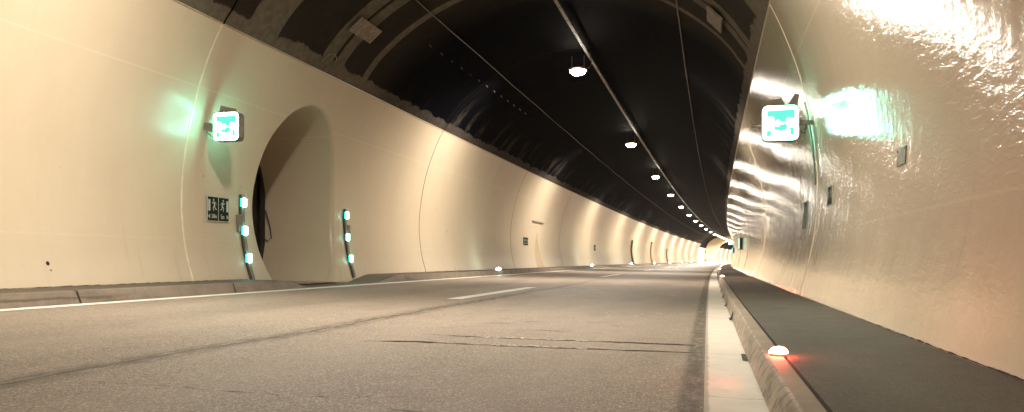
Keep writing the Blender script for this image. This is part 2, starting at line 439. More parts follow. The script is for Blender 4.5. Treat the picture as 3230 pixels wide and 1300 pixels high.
# drain holes at the kerb foot
holes=[6.0]+[9.9+2.9*i for i in range(16)]
for i,s in enumerate(holes):
    m=MB()
    if i==0:
        m.quad([T(x,a,z) for x,a,z in ((.262,5.82,.0005),(.298,5.80,.0005),(.298,6.20,.0005),(.268,6.22,.0005))][::-1]); nm='drain_slot'
        m.build(nm,M['sealdark'],kb)
    else:
        m.quad([T(x,a,z) for x,a,z in ((.272,s-.22,.001),(.3005,s-.24,.006),(.3185,s-.05,.085),(.3185,s+.2,.085),(.3005,s+.24,.006),(.272,s+.16,.001))][::-1])
        m.build('drain_hole',M['dark'],kb)
mb=MB(); strip(mb,[(.450,.146,.45),(.9,.150,.9),(1.5,.156,1.5)],srange(S0,S1),flip=True)
o=mb.build('pavement',M['walk'],kind='structure'); o['label']='dark asphalt walkway along the right wall'
# ragged foot line where wall meets walkway
# left side: kerb and walkway with a lowered stretch at the niche
def hk(s):
    def sm(a,b,x):
        t=max(0,min(1,(x-a)/(b-a))); return t*t*(3-2*t)
    d=sm(14.2,15.25,s)*(1-sm(18.6,20.25,s)); return .165*(1-d)+.012*d
def kl(X,s,Z):   # Z given as fraction-of-kerb
    return T(X,s,G(-7.44)+Z*hk(s))
fs=sorted(set(srange(S0,LB0)+[14+.15*i for i in range(46)]))
mb=MB(); strip(mb,[(-7.60,1.0,.2),(-7.52,1.0,.14),(-7.495,.93,.12),(-7.45,0.0,0)],fs,fn=kl,flip=True)
strip(mb,[(-7.60,1.0,.2),(-7.52,1.0,.14),(-7.495,.93,.12),(-7.45,0.0,0)],srange(LB1,S1),fn=kl,flip=True)
kL=mb.build('kerb',M['kerbleft'],kind='structure'); kL['label']='stained concrete kerb along the left edge line'
mb=MB(); strip(mb,[(-8.50,1.08,0),(-8.0,1.06,.5),(-7.625,1.0,.88)],fs,fn=kl,flip=True)
strip(mb,[(-8.50,1.08,0),(-8.0,1.06,.5),(-7.625,1.0,.88)],srange(LB1,S1),fn=kl,flip=True)
o=mb.build('pavement',M['walk'],kind='structure'); o['label']='narrow dark walkway at the foot of the left wall'
mb=MB(); strip(mb,[(-7.625,1.0,0),(-7.612,.86,.01),(-7.60,1.0,.02)],fs,fn=kl,flip=True); mb.build('kerb_joint',M['crack'],kL)
for s in (8.9,12.4,5.4):
    m=MB(); pts=[(-7.60,1.005),(-7.52,1.01),(-7.49,.94),(-7.447,.02)]
    off=0
    for (a,b) in zip(pts,pts[1:]):
        m.quad([kl(a[0]+.003,s+off,a[1]+.02),kl(b[0]+.003,s+off+.02,b[1]+.02),kl(b[0]+.003,s+off+.045,b[1]+.02),kl(a[0]+.003,s+off+.022,a[1]+.02)]); off+=.02
    m.build('kerb_gap',M['crack'],kL)
# lay-by kerb
mb=MB(); strip(mb,[(-13,.30,0),(-12.0,.30,.8),(-11.95,G(-7.46),1)],srange(LB0,LB1),flip=True)
o=mb.build('kerb',M['kerb'],kind='structure'); o['label']='far lay-by kerb at the foot of its outer wall'

# ------------------------------------------------------------------ walls
NS,NW=16.75,1.86; NZ,NB=1.7,2.36; NX=-10.45
def hw(z):
    if z>=NZ: return NW*math.sqrt(max(0,1-((z-NZ)/NB)**2))
    return NW-.38*((NZ-z)/1.5)**2
zL=[BASE_L]+frange(.2,ZL,.22)
def lwall(mb,a,b,zs=None):
    zs=zs or zL
    strip(mb,[(LX(z),z,z) for z in zs],srange(a,b) if b-a>1.1 else frange(a,b,.2))
mb=MB()
lwall(mb,S0,14.0); lwall(mb,20.0,LB0); lwall(mb,LB1,S1)
zt=NZ+NB
lwall(mb,14.0,20.0,frange(zt,ZL,.1))
rows=frange(0,NZ,.17)[:-1]+[NZ+NB*math.sin(t) for t in frange(0,math.pi/2,math.pi/2/26)]
rows[-1]=zt
nc=8
for sgn in (-1,1):
    P=[];UV=[]
    for z in rows:
        e=NS+sgn*hw(z); o_=14.0 if sgn<0 else 20.0
        row=[o_+(e-o_)*j/nc for j in range(nc+1)]
        P.append([T(LX(z),s,z) for s in row]); UV.append([(s,z) for s in row])
    mb.grid(P,UV,flip=(sgn<0))
wl=mb.build('tunnel_wall',M['wallL'],smooth=True)
tag(wl,'pale cream painted left tunnel wall with the arched cross passage recess','wall')
# niche interior
mb=MB()
ring=[(-1,z) for z in rows]+[(1,z) for z in rows[::-1][1:]]
P=[];UV=[]; al=0; prev=None
for sg,z in ring:
    s=NS+sg*hw(z)
    if prev: al+=math.hypot(s-prev[0],z-prev[1])
    prev=(s,z)
    x0=LX(z); xs=[x0-.012]+[x0-.05+(NX-x0+.05)*j/6 for j in range(0,7)]
    rb=.10; dd=[(rb*(1-math.cos(t)),1-rb/1.9*math.sin(t)) for t in frange(0,math.pi/2,.32)]
    dd+=[(rb+(x0-NX-rb)*j/5,1-rb/1.9) for j in range(1,6)]
    P.append([T(x0-d,NS+(s-NS)*k_,z if z<NZ else NZ+(z-NZ)*k_) for d,k_ in dd]); UV.append([(s+d,z) for d,k_ in dd])
mb.grid(P,UV)
# back wall
for sgi in range(len(rows)-1):
    z0,z1=rows[sgi],rows[sgi+1]
    a0,a1=hw(z0),hw(z1)
    mb.quad([T(NX,NS-a0,z0),T(NX,NS-a1,z1),T(NX,NS+a1,z1),T(NX,NS+a0,z0)],[(NS-a0,z0),(NS-a1,z1),(NS+a1,z1),(NS+a0,z0)])
mb.build('recess',M['wallL'],wl,smooth=True)
mb=MB(); mb.quad([T(x,s,z) for x,s,z in ((NX,NS-1.9,.19),(-8.3,NS-1.9,.165),(-8.3,NS+1.9,.165),(NX,NS+1.9,.19))][::-1],[(0,0),(1,0),(1,1),(0,1)])
mb.build('recess_floor',M['kerb'],wl)
# edge trim of the arch: thin pale rim
def along_wall_bead(ss_pts, wd, dep, mat, name, parent, side='L'):
    """ss_pts: list of (s,z) on the wall; ribbon wd wide, dep proud"""
    m=MB(); X=LX if side=='L' else RX; sg=1 if side=='L' else -1
    A=[];
    for s,z in ss_pts: A.append((s,z))
    P=[]
    for s,z in A:
        x=X(z)
        P.append([T(x-sg*.01,s-wd/2,z),T(x+sg*dep,s-wd/2+.3*wd,z),T(x+sg*dep,s+wd/2-.3*wd,z),T(x-sg*.01,s+wd/2,z)])
    m.grid(P,[[(0,0)]*4 for _ in P],flip=(side=='R'))
    return m.build(name,M[mat],parent,smooth=False)
# right wall
mb=MB(); zR=[BASE_R]+frange(.1,ZR,.22)
strip(mb,[(RX(z),z,z) for z in zR],srange(S0,S1),flip=True)
# foot: wall sits further in on the right (base 1.30)
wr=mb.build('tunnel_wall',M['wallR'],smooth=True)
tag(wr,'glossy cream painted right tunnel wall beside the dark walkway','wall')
# joints
j=0
for k in range(-2,17):
    s=12.66+11.9*k
    if s>LB0-2: break
    if k==0: mat,wd='sealpale',.075
    elif k in(1,): mat,wd='sealdark',.035
    elif k==2: mat,wd='sealsoft',.05
    else: mat,wd='sealsoft',.05
    if k<0: mat,wd='sealpale',.06
    along_wall_bead([(s,z) for z in frange(.25,ZL,.15)],wd,.008,mat,'joint_seal',wl)
    mr,wr_=('sealpale',.05) if k<=1 else ('sealsoft',.05)
    along_wall_bead([(s+.2,z) for z in frange(.14,ZR,.15)],wr_,.008,mr,'joint_seal',wr,'R')

# vault
def vault_section():
    pts=[]
    zs=frange(ZL,6.4,.12); ang=[]
    left=[(LX(z),z) for z in zs]
    zr=frange(ZR,6.4,.12); right=[(RX(z),z) for z in zr]
    # crown by angle on the circle
    cz,rr=1.40,5.42; a0=math.acos((6.4-cz)/rr)
    crown=[(XC+rr*math.sin(t),cz+rr*math.cos(t)) for t in frange(-a0,a0,.06)]
    sec=left+crown[1:-1]+right[::-1]
    d=[0]
    for a,b in zip(sec,sec[1:]): d.append(d[-1]+math.dist(a,b))
    tot=d[-1]
    return [(x,z,min(q,tot-q)) for (x,z),q in zip(sec,d)]
VS=vault_section()
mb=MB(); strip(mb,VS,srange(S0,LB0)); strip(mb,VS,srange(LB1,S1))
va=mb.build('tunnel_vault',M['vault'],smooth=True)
tag(va,'soot dark arched vault above both pale walls with grey brown hoops','vault')
# drip edge at the paint line (small step)
for side,zz,X in (('L',ZL,LX),('R',ZR,RX)):
    m=MB(); sg=1 if side=='L' else -1
    sec=[(X(zz-.012)+sg*.001,zz-.012,0),(X(zz)+sg*.014,zz-.006,0),(X(zz)+sg*.014,zz+.012,0),(X(zz+.02)-sg*.002,zz+.02,0)]
    strip(m,sec,srange(S0,LB0),flip=(side=='R')); m.build('edge_trim',M['sealsoft' if side=='R' else 'sealsoft'],va)
# vault joints
for k in range(0,16):
    s=12.66+11.9*k
    if s>LB0-2: break
    m=MB(); P=[]
    for (x,z,q) in VS:
        dx,dz=XC-x,1.4-z; L=math.hypot(dx,dz); n_=(dx/L*.012,dz/L*.012)
        P.append([T(x+n_[0],s-.02,z+n_[1]),T(x+n_[0],s+.02,z+n_[1])])
    m.grid(P,[[(0,0),(1,0)] for _ in P]); m.build('joint_seal',M['void'],va)
# repair plates on the vault
def vplate(x0,z0,x1,z1,s0,s1,name='repair_plate'):
    dx,dz=XC-(x0+x1)/2,1.4-(z0+z1)/2; L=math.hypot(dx,dz); nx,nz=dx/L,dz/L
    m=MB()
    for (a,b) in ((s0,(s0+s1)/2-.01),((s0+s1)/2+.01,s1)):
        c=[T(x,s,z) for s in (a,b) for x,z in ((x0+nx*.01,z0+nz*.01),(x1+nx*.01,z1+nz*.01),(x1+nx*.05,z1+nz*.05),(x0+nx*.05,z0+nz*.05))]
        n=len(m.v); m.v+= [tuple(p) for p in c]
        for f in [(0,1,2,3),(7,6,5,4),(0,4,5,1),(1,5,6,2),(2,6,7,3),(3,7,4,0)]: m.f.append(tuple(n+i for i in f)); m.uv.append([(0,0)]*4); m.mi.append(0)
    o=m.build(name,M['repair'],va)
    # lifting eyes
    for s in (s0*.74+s1*.26,s0*.26+s1*.74):
        xm,zm=(x0+x1)/2,(z0+z1)/2
        pts=[T(xm+nx*(.05+.035*math.sin(t)),s+.05*math.cos(t),zm+nz*(.05+.035*math.sin(t))) for t in frange(0,math.pi,.4)]
        q=MB(); q.tube(pts,.008,5); q.build('lifting_eye',M['steel'],o)
vplate(-7.13,5.385,-6.84,5.63,16.17,17.22)
vplate(.31,5.19,.04,5.46,16.37,17.35)
# anchor bolts in a row on the vault
for i in range(13):
    s=19.6+.85*i
    x,z=-6.55+.01*i,0
    cz,rr=1.40,5.42; z=cz+math.sqrt(rr*rr-(x-XC)**2)
    dx,dz=XC-x,cz-z; L=math.hypot(dx,dz); nx,nz=dx/L,dz/L
    m=MB(); m.tube([T(x,s,z),T(x+nx*.07,s,z+nz*.07)],.014,6); m.build('anchor_bolt',M['steel'],va)

# lay-by: wider, higher section between LB0 and LB1
def lay_section():
    left=[(LX(z)-3.9,z) for z in frange(0,4.4,.4)]
    right=[(RX(z),z) for z in frange(0,4.4,.4)]
    (xl,zl),(xr,zr)=left[-1],right[-1]; cx=(xl+xr)/2; a=(xr-xl)/2; b=3.85
    arch=[(cx-a*math.cos(t),zl+b*math.sin(t)) for t in frange(0,math.pi,.12)]
    return left[:-1]+arch+right[::-1][1:]
LS=lay_section()
def norm_section(n):
    sec=[(LX(z),z) for z in frange(0,ZL,.3)]+[(x,z) for x,z,q in VS[1:-1]]+[(RX(z),z) for z in frange(0,ZR,.3)[::-1]]
    d=[0]
    for a,b in zip(sec,sec[1:]): d.append(d[-1]+math.dist(a,b))
    return sec,d
def resample(sec,n):
    d=[0]
    for a,b in zip(sec,sec[1:]): d.append(d[-1]+math.dist(a[:2],b[:2]))
    out=[]
    for i in range(n):
        q=d[-1]*i/(n-1); k=0
        while k<len(d)-2 and d[k+1]<q: k+=1
        t=(q-d[k])/(d[k+1]-d[k]); out.append((sec[k][0]+(sec[k+1][0]-sec[k][0])*t,sec[k][1]+(sec[k+1][1]-sec[k][1])*t))
    return out
mb=MB()
ia=[i for i,(x,z) in enumerate(LS)]
low=[(x,z,z) for x,z in LS if x<-5 and z<=4.9]; strip(mb,low,srange(LB0,LB1))
lw=mb.build('tunnel_wall',M['wallL'],smooth=True); tag(lw,'bright outer wall of the far lay-by beyond the left wall','wall')
mb=MB(); up=[(x,z,2.0) for x,z in LS if z>=4.39]
strip(mb,[(x,z,min(i,len(up)-1-i)*.5) for i,(x,z,q) in enumerate(up)],srange(LB0,LB1))
lv=mb.build('tunnel_vault',M['vault'],smooth=True); tag(lv,'higher dark vault over the far lay-by','vault')
def endwall(s,face):
    A=resample(LS,60); B=resample([(x,z) for x,z in norm_section(0)[0]],60)
    m=MB(); P=[[T(a[0],s,a[1]) for a in A],[T(b[0],s,b[1]) for b in B]]
    # fix the right side: coincident
    m.grid(P,[[(a[0]+s,a[1]) for a in A],[(b[0]+s,b[1]) for b in B]],flip=face)
    return m
ew=endwall(LB1,True).build('end_wall',M['wallL']); tag(ew,'cream arched end wall of the lay-by around the far opening','wall')
ew2=endwall(LB0,False).build('end_wall',M['wallL']); tag(ew2,'returning wall at the near end of the far lay-by','wall')

# ragged dark line where walls meet the walkways
def foot(X0,Zf,side,a,b,parent):
    m=MB(); ss=frange(a,b,.05 if b<30 else .2); P=[]; r1=0
    for s in ss:
        r1=r1*.6+random.uniform(-.004,.005); h_=.006+abs(r1)
        z=Zf(s); x=(LX if side=='L' else RX)(z+.01); sg=1 if side=='L' else -1
        P.append([T(x+sg*(.006+abs(r1)*.7),s,z+.003),T(x+sg*.006,s,z+h_)])
    m.grid(P,[[(0,0),(1,0)] for _ in P]); m.build('foot_line',M['crack'],parent)
foot(0,lambda s:.156,'R',1.5,28,wr); foot(0,lambda s:G(-7.44)+1.078*hk(s),'L',5,14.6,wl); foot(0,lambda s:G(-7.44)+1.078*hk(s),'L',18.9,29,wl)
# ------------------------------------------------------------------ services on the vault
def crownZ(x): return 1.40+math.sqrt(5.42**2-(x-XC)**2)
ss=frange(S0,LB0,2)
m=MB(); m.tube([T(-6.0,s,crownZ(-6.0)-.03+.012*math.sin(s*.9)) for s in ss],.014,6,us=ss); o=m.build('cable',M['cable'],smooth=True)
tag(o,'thin grey cable running along the vault above the left wall','cable')
m=MB(); m.tube([T(-.60,s,crownZ(-.6)-.03+.015*math.sin(s*.7+1)) for s in ss],.014,6,us=ss); o=m.build('cable',M['cable'],smooth=True)
tag(o,'thin grey cable running along the vault right of the lamps','cable')
m=MB()
zt_=6.62
strip(m,[(-3.43,zt_+.05,0),(-3.43,zt_,.1),(-3.345,zt_,.2),(-3.345,zt_+.05,.3)],frange(S0,LB0,2),flip=False)
tr=m.build('cable_tray',M['tray']); tag(tr,'long pale metal cable tray hung along the crown of the vault','cable tray')
for i,s in enumerate(frange(2,LB0-4,3.3)):
    q=MB(); q.box(-3.395,-3.375,s-.01,s+.01,zt_+.05,crownZ(-3.385)+.01,fn=lambda x,y,z:T(x,y,z)); q.build('hanger',M['steelmatt'],tr)

# ceiling lamps
def lamp_proto():
    t=thing('ceiling_lamp','','lamp',0,0,6.30)
    m=MB(); m.prism([(-.26,.03),(-.20,.07),(.20,.07),(.26,.03),(.255,.0),(-.255,.0)],-.19,.19,'y')
    m.build('housing',M['steelmatt'],t,bevel=.01)
    m=MB(); EL=lambda a,b,z:[(a*math.cos(q),b*math.sin(q),z) for q in frange(0,2*math.pi,.4)]; A=[EL(.24,.23,.0),EL(.23,.22,-.05),EL(.19,.17,-.10),EL(.15,.13,-.12)]; m.grid(A,[[(0,0)]*len(A[0]) for _ in A]); m.quad(A[3][:-1][::-1],mi=1)
    m.build('diffuser',[M['lampside'],M['lamp']],t,smooth=False)
    for a,b in ((-.20,-.17),(.17,.20)):
        m=MB(); m.box(a,b,-.02,.02,.07,.43); m.build('hanger',M['steelmatt'],t)
    m=MB(); m.tube([(.25,0,.06),(.34,0,.07),(.40,0,.16),(.41,0,.28)],.01,5); m.build('supply_cable',M['cable'],t)
    lo=bpy.data.objects.new('lamp_beam',BL); COL.objects.link(lo); lo.parent=t; lo.location=(0,0,-.145)
    return t
LAMPX=-3.77
def beam(lo=.76,hi=.92,amp=0.0,ky=-1.1,ks=-.17):
    L=bpy.data.lights.new('lamp_beam','AREA'); L.shape='RECTANGLE'; L.size=.34; L.size_y=.26; L.energy=1.0; L.color=WARM
    L.use_nodes=True; t=L.node_tree; e=t.nodes['Emission']
    g=t.nodes.new('ShaderNodeNewGeometry'); x=t.nodes.new('ShaderNodeSeparateXYZ'); t.links.new(g.outputs['Incoming'],x.inputs[0])
    def m(op,a,b=None):
        q=t.nodes.new('ShaderNodeMath'); q.operation=op
        for i,v in enumerate((a,b)):
            if v is None: continue
            if isinstance(v,(int,float)): q.inputs[i].default_value=v
            else: t.links.new(v,q.inputs[i])
        return q.outputs[0]
    y2=m('MULTIPLY',m('MULTIPLY',x.outputs[1],x.outputs[1]),ky)
    side=m('DIVIDE',1.0,m('ADD',m('ABSOLUTE',x.outputs[2]),.22))
    sl=m('DIVIDE',x.outputs[1],m('ADD',m('ABSOLUTE',x.outputs[2]),.02)); sl2=m('MULTIPLY',m('MULTIPLY',sl,sl),ks)
    ay=m('ABSOLUTE',x.outputs[1]); mr=t.nodes.new('ShaderNodeMapRange'); mr.interpolation_type='SMOOTHSTEP'; t.links.new(ay,mr.inputs[0]); mr.inputs[1].default_value=lo; mr.inputs[2].default_value=hi; mr.inputs[4].default_value=amp
    core=m('MULTIPLY',m('EXPONENT',m('ADD',y2,sl2)),side)
    t.links.new(m('MULTIPLY',m('ADD',core,mr.outputs[0]),BEAM),e.inputs['Strength'])
    e.inputs['Color'].default_value=(1,1,1,1)
    return L
BEAM=960.0
BL=beam()
lp=None; ords=['first','second','third','fourth','fifth','sixth','seventh','eighth','ninth','tenth','eleventh','twelfth','thirteenth','fourteenth']
lq=[]
lamps=[25.05+16.45*k for k in range(-3,11)]
nv=0
for k,s in enumerate(lamps):
    if s<15: lab=['lit tunnel lamp hanging overhead well behind the viewpoint','lit tunnel lamp hanging just behind the viewpoint','lit tunnel lamp overhead before the exit signs'][k]
    else:
        lab=('nearest and largest lit lamp in view, hanging left of the cable tray' if nv==0 else '%s lit ceiling lamp in the row, counted from the nearest one in view'%ords[nv]); nv+=1
    if lp is None: lp=lamp_proto(); lp.location=T(LAMPX,s,6.30); lp.rotation_euler=(0,0,-s/R); lp['label']=lab; lp['group']='ceiling lamps along the vault'
    else: lq.append((k,dup(lp,LAMPX,s,6.30,lab)))
far=[LB0+6+9*k for k in range(8)]
def strong(r,e):
    for c in r.children:
        if c.type=='LIGHT': c.data=BL2[e]
BL2={}
for e in (1.3,1.7,2.5,5.0,7.0): BL2[e]=beam(ky=-.35,ks=-.02); BL2[e].energy=e*.8
BL2['first']=beam(.76,.92,.22); BL2['near']=beam(.66,.84,.85); BL2['near'].energy=.92
for k,r in lq:
    if k==3: strong(r,'first')
    if k==2: strong(r,'near')
    if k>=9: strong(r,2.5)
    elif k>=7: strong(r,1.7)
    elif k>=6: strong(r,1.3)
for i,s in enumerate(far): strong(dup(lp,-4.6,s,6.9,'one of the small lit lamps merging into a streak over the far lay-by'),7.0)
for i,s in enumerate([290,310,330,350,375,400]): strong(dup(lp,LAMPX,s,6.30,'lit lamp in the tunnel beyond the far end wall'),5.0)

# ------------------------------------------------------------------ signs
def rrect(x0,x1,z0,z1,r,n=6):
    pts=[]
    for cx_,cz_,a0 in ((x1-r,z0+r,-90),(x1-r,z1-r,0),(x0+r,z1-r,90),(x0+r,z0+r,180)):
        for i in range(n+1):
            a=math.radians(a0+90*i/n); pts.append((cx_+r*math.cos(a),cz_+r*math.sin(a)))
    return pts
PIX=[[(505,240),(1060,225),(1065,425),(1045,430),(1010,395),(930,380),(895,410),(893,470),(870,480),(765,465),(755,430),(715,430),(670,468),(655,462),(650,390),(620,365),(505,362)],
 [(645,620),(655,548),(700,575),(745,575),(770,535),(840,525),(865,512),(908,545),(915,625),(850,640),(815,660),(783,700),(765,660),(735,640),(690,655)],
 [(498,660),(595,650),(580,765),(515,778),(497,770)],
 [(955,610),(970,597),(1050,605),(1040,650),(1052,735),(1030,760),(985,745),(970,700),(975,650)]]
def exit_sign(X,s,Z,size,label,side):
    t=thing('exit_sign',label,'sign',X,s,Z,group='square backlit exit signs')
    h=size/2; d=.17
    m=MB(); m.prism(rrect(-h,h,-h,h,.16*size),0,d,'y'); hs=m.build('housing',M['steelmatt'],t)
    for yy,nm in ((-.006,1),(d,2)):
        g=h-.012; m=MB(); A=rrect(-g,g,-g,g,.14*size); gi=g*.84; B=rrect(-gi,gi,-gi,gi,.05*size)
        m.prism(B,yy,yy+.006,'y'); pn=m.build('light_panel',M['signwhite'],t)
        m=MB(); ya=yy if nm==1 else yy+.006
        m.grid([[(a,ya,b) for a,b in A+A[:1]],[(a,ya,b) for a,b in B+B[:1]]],[[(0,0)]*(len(A)+1)]*2,flip=(nm==2))
        yb=yy+.006 if nm==1 else yy
        m.grid([[(a,ya,b) for a,b in A+A[:1]],[(a,yb,b) for a,b in A+A[:1]]],[[(0,0)]*(len(A)+1)]*2); m.build('lit_border',M['signring'],t)
        m=MB()
        for poly in PIX:
            q=[(((x-415)/722-.5)*2*g,(.5-(y-140)/712)*2*g) for x,y in poly]
            if nm==1: m.prism([(a,b) for a,b in q][::-1],yy-.003,yy-.0005,'y')
            else: m.prism([(-a,b) for a,b in q],yy+.0065,yy+.009,'y')
        m.build('pictogram',M['signteal'],pn)
    return t
sl=exit_sign(-7.955,13.0,2.94,.49,'square green and white lit exit sign on the left wall','L')
sr=exit_sign(1.035,12.55,2.60,.505,'square green and white lit exit sign on the right wall','R')
# left bracket: folded plate to the wall and a top plate
m=MB(); m.prism([(-.52,-.02),(-.52,.10),(-.24,.06),(-.24,-.10)],.06,.09,'y'); m.build('bracket',M['steelmatt'],sl)
m=MB(); m.prism([(-.16,.245),(-.13,.37),(.16,.30),(.15,.245)],.05,.07,'y'); m.build('top_plate',M['steelmatt'],sl)
m=MB(); m.tube([(-.24,.1,-.05),(-.32,.1,-.16),(-.42,.1,-.08),(-.47,.1,.05)],.008,5); m.build('cable_loop',M['cableblack'],sl)
# right: bracket to the wall, cable loop, stub arm pointing to the road
m=MB(); m.box(.25,.47,.04,.10,-.03,.03); m.build('bracket',M['steelmatt'],sr)
m=MB(); m.prism([(-.10,.25),(-.14,.33),(.02,.36),(.07,.25)],.05,.07,'y'); m.prism([(.10,.25),(.20,.42),(.26,.40),(.24,.25)],.05,.07,'y'); m.build('top_plate',M['steelmatt'],sr)
m=MB(); m.tube([(-.25,.08,-.02),(-.39,.08,-.03)],.018,8); m.build('stub_arm',M['steel'],sr,smooth=True)
m=MB(); m.tube([(.25,.08,.02),(.31,.08,.0),(.35,.06,-.04),(.33,.06,-.09),(.28,.06,-.12),(.33,.08,-.15),(.36,.08,-.06)],.009,6); m.build('cable_loop',M['cableblack'],sr)
# conduit on the right wall by the sign
m=MB(); m.tube([T(RX(z)-.02,12.95,z) for z in frange(1.75,2.95,.1)],.014,6); o=m.build('conduit',M['steelmatt']); tag(o,'thin dark conduit on the right wall behind the exit sign','conduit')

def text(txt,size,mat,parent,name,fn,ext=.002):
    cu=bpy.data.curves.new('t','FONT'); cu.body=txt; cu.size=size; cu.align_x='CENTER'; cu.align_y='CENTER'; cu.extrude=ext
    ob=bpy.data.objects.new('t',cu); COL.objects.link(ob); bpy.context.view_layer.update()
    me=bpy.data.meshes.new_from_object(ob.evaluated_get(bpy.context.evaluated_depsgraph_get()))
    bpy.data.objects.remove(ob)
    for v in me.vertices: v.co=Vector(fn(v.co.x,v.co.y,v.co.z))
    me.materials.clear(); me.materials.append(M[mat]); me.name=name
    o=bpy.data.objects.new(name,me); COL.objects.link(o); o.parent=parent; return o
# left escape route plates: local a along the wall (s), b up
RUN=[(0,.95,.09)]
def runner(m,ca,cb,h,dr,fn):
    def seg(p,q,r0,r1):
        d=(q[0]-p[0],q[1]-p[1]); L=math.hypot(*d); n=(-d[1]/L,d[0]/L)
        poly=[(p[0]+n[0]*r0,p[1]+n[1]*r0),(q[0]+n[0]*r1,q[1]+n[1]*r1),(q[0]-n[0]*r1,q[1]-n[1]*r1),(p[0]-n[0]*r0,p[1]-n[1]*r0)]
        m.quad([fn(ca+dr*a*h,cb+b*h) for a,b in (poly if dr>0 else poly[::-1])])
    m.quad([fn(ca+dr*(.10+.085*math.cos(t))*h,cb+(.86+.085*math.sin(t))*h) for t in (frange(0,2*math.pi,.7)[:-1])])
    seg((.05,.74),(-.03,.42),.085,.075)
    seg((.03,.70),(.22,.60),.035,.03); seg((.22,.60),(.30,.70),.03,.03)
    seg((.02,.70),(-.17,.66),.035,.03); seg((-.17,.66),(-.22,.50),.03,.03)
    seg((-.02,.44),(.16,.30),.055,.045); seg((.16,.30),(.10,.05),.045,.035)
    seg((-.04,.44),(-.10,.22),.055,.045); seg((-.10,.22),(-.30,.16),.045,.035)
t=thing('direction_sign','black and white running man escape route plates reading 260m and 5m','sign',-8.555,13.70,1.37)
def wf(d=0):
    return lambda a,b: (d+LX(1.37+b)+8.555+.012, a, b)
lf=wf()
m=MB()
for a0,a1 in ((-.33,-.008),(.008,.33)):
    m.prism([(a0,0),(a1,0),(a1,.42),(a0,.42)],.004,.018,'x')
m.build('panel',M['black'],t)
m=MB(); fr=lambda a,b:(.0185,a,b)
for a0,a1,b0,b1 in ((-.345,.345,-.014,-.002),(-.345,.345,.422,.434),(-.345,-.333,-.002,.422),(.333,.345,-.002,.422),(-.006,.006,0,.42)): m.box(.004,.020,a0,a1,b0,b1)
m.build('frame',M['white'],t)
m=MB(); fs2=lambda a,b:(.0195,a,b)
runner(m,-.13,.16,.24,-1,fs2); runner(m,.13,.16,.24,1,fs2)
# doors and arrows
for a0,a1 in ((-.32,-.255),(.255,.32)): m.quad([fs2(a0,.17),fs2(a1,.17),fs2(a1,.37),fs2(a0,.37)])
m.quad([fs2(-.32,.075),fs2(-.265,.03),fs2(-.265,.12)]); m.quad([fs2(.32,.075),fs2(.265,.12),fs2(.265,.03)])
m.build('pictogram',M['white'],t)
text('260m',.105,'white',t,'lettering',lambda x,y,z:(.0195+z,-.135+x*.72,.075+y))
text('5m',.115,'white',t,'lettering',lambda x,y,z:(.0195+z,.13+x*.8,.075+y))

# LED bars beside the recess
def led_bar(s0,label,boxside):
    t=thing('guide_light_bar',label,'light bar',-8.5,s0,.0,group='green guide light bars beside the recess')
    def p(a,z,d): return (LX(z)+8.5+d,a,z)
    zz=frange(.25,1.90,.11)
    m=MB(); P=[]
    for z in zz: P.append([p(-.05,z,0),p(-.05,z,.045),p(.05,z,.045),p(.05,z,0)])
    m.grid(P,[[(0,0)]*4 for _ in P]); m.quad([P[-1][i] for i in (3,2,1,0)]); m.build('rail',M['steelmatt'],t)
    m=MB(); m.tube([p(-.085,z,.02) for z in zz],.014,6); m.build('conduit',M['dark'],t)
    m=MB(); a=-.20 if boxside<0 else .06
    z0,z1=1.20,1.52
    m.prism([(a,z0),(a+.13,z0),(a+.13,z1),(a,z1)],LX(1.4)+8.5+.0,LX(1.4)+8.5+.06,'x'); m.build('junction_box',M['steelmatt'],t,bevel=.008)
    for z in (1.75,1.22,.70):
        h=.085
        m=MB(); m.prism([(-.045,z-h),(.045,z-h),(.045,z+h),(-.045,z+h)],LX(z)+8.5+.045,LX(z)+8.5+.10,'x')
        l=m.build('lamp_head',M['ledgreen'],t,bevel=.02)
        m=MB(); m.prism([(-.10,z-h*.9),(-.055,z-h*.9),(-.055,z+h*.9),(-.10,z+h*.9)],LX(z)+8.5+.035,LX(z)+8.5+.06,'x'); m.build('side_lens',M['ledgreenside'],l)
    return t
led_bar(14.52,'curved grey bar with three green lights left of the arched recess',-1)
led_bar(19.18,'curved grey bar with three green lights right of the arched recess',1)

# steel door at the back of the recess
t=thing('passage_door','dark steel door set deep in the arched recess','door',NX,NS,.19)
m=MB()
for a0,a1,b0,b1 in ((-1.72,-1.5,0,2.72),(1.5,1.72,0,2.72),(-1.5,1.5,2.52,2.72)): m.box(.003,.16,a0,a1,b0,b1)
m.build('frame',M['dark'],t,bevel=.01)
for sg in (-1,1):
    m=MB(); m.box(.01,.07,min(sg*.01,sg*1.495),max(sg*.01,sg*1.495),.01,2.515)
    for q in range(5): 
        m.box(.07,.085,min(sg*.1,sg*1.4),max(sg*.1,sg*1.4),.2+q*.46,.5+q*.46)
    l=m.build('door_leaf',M['doorgrey'],t)
    m=MB(); m.tube([(.07,sg*.12,1.05),(.12,sg*.12,1.05),(.12,sg*.26,1.05)],.012,6); m.build('handle',M['steel'],l)
m=MB(); m.tube([(.16,1.62,1.75),(.22,1.66,1.6),(.30,1.70,1.25),(.32,1.72,1.0),(.24,1.68,.92),(.17,1.62,1.0)],.014,6); m.build('cable_loop',M['cableblack'],t)

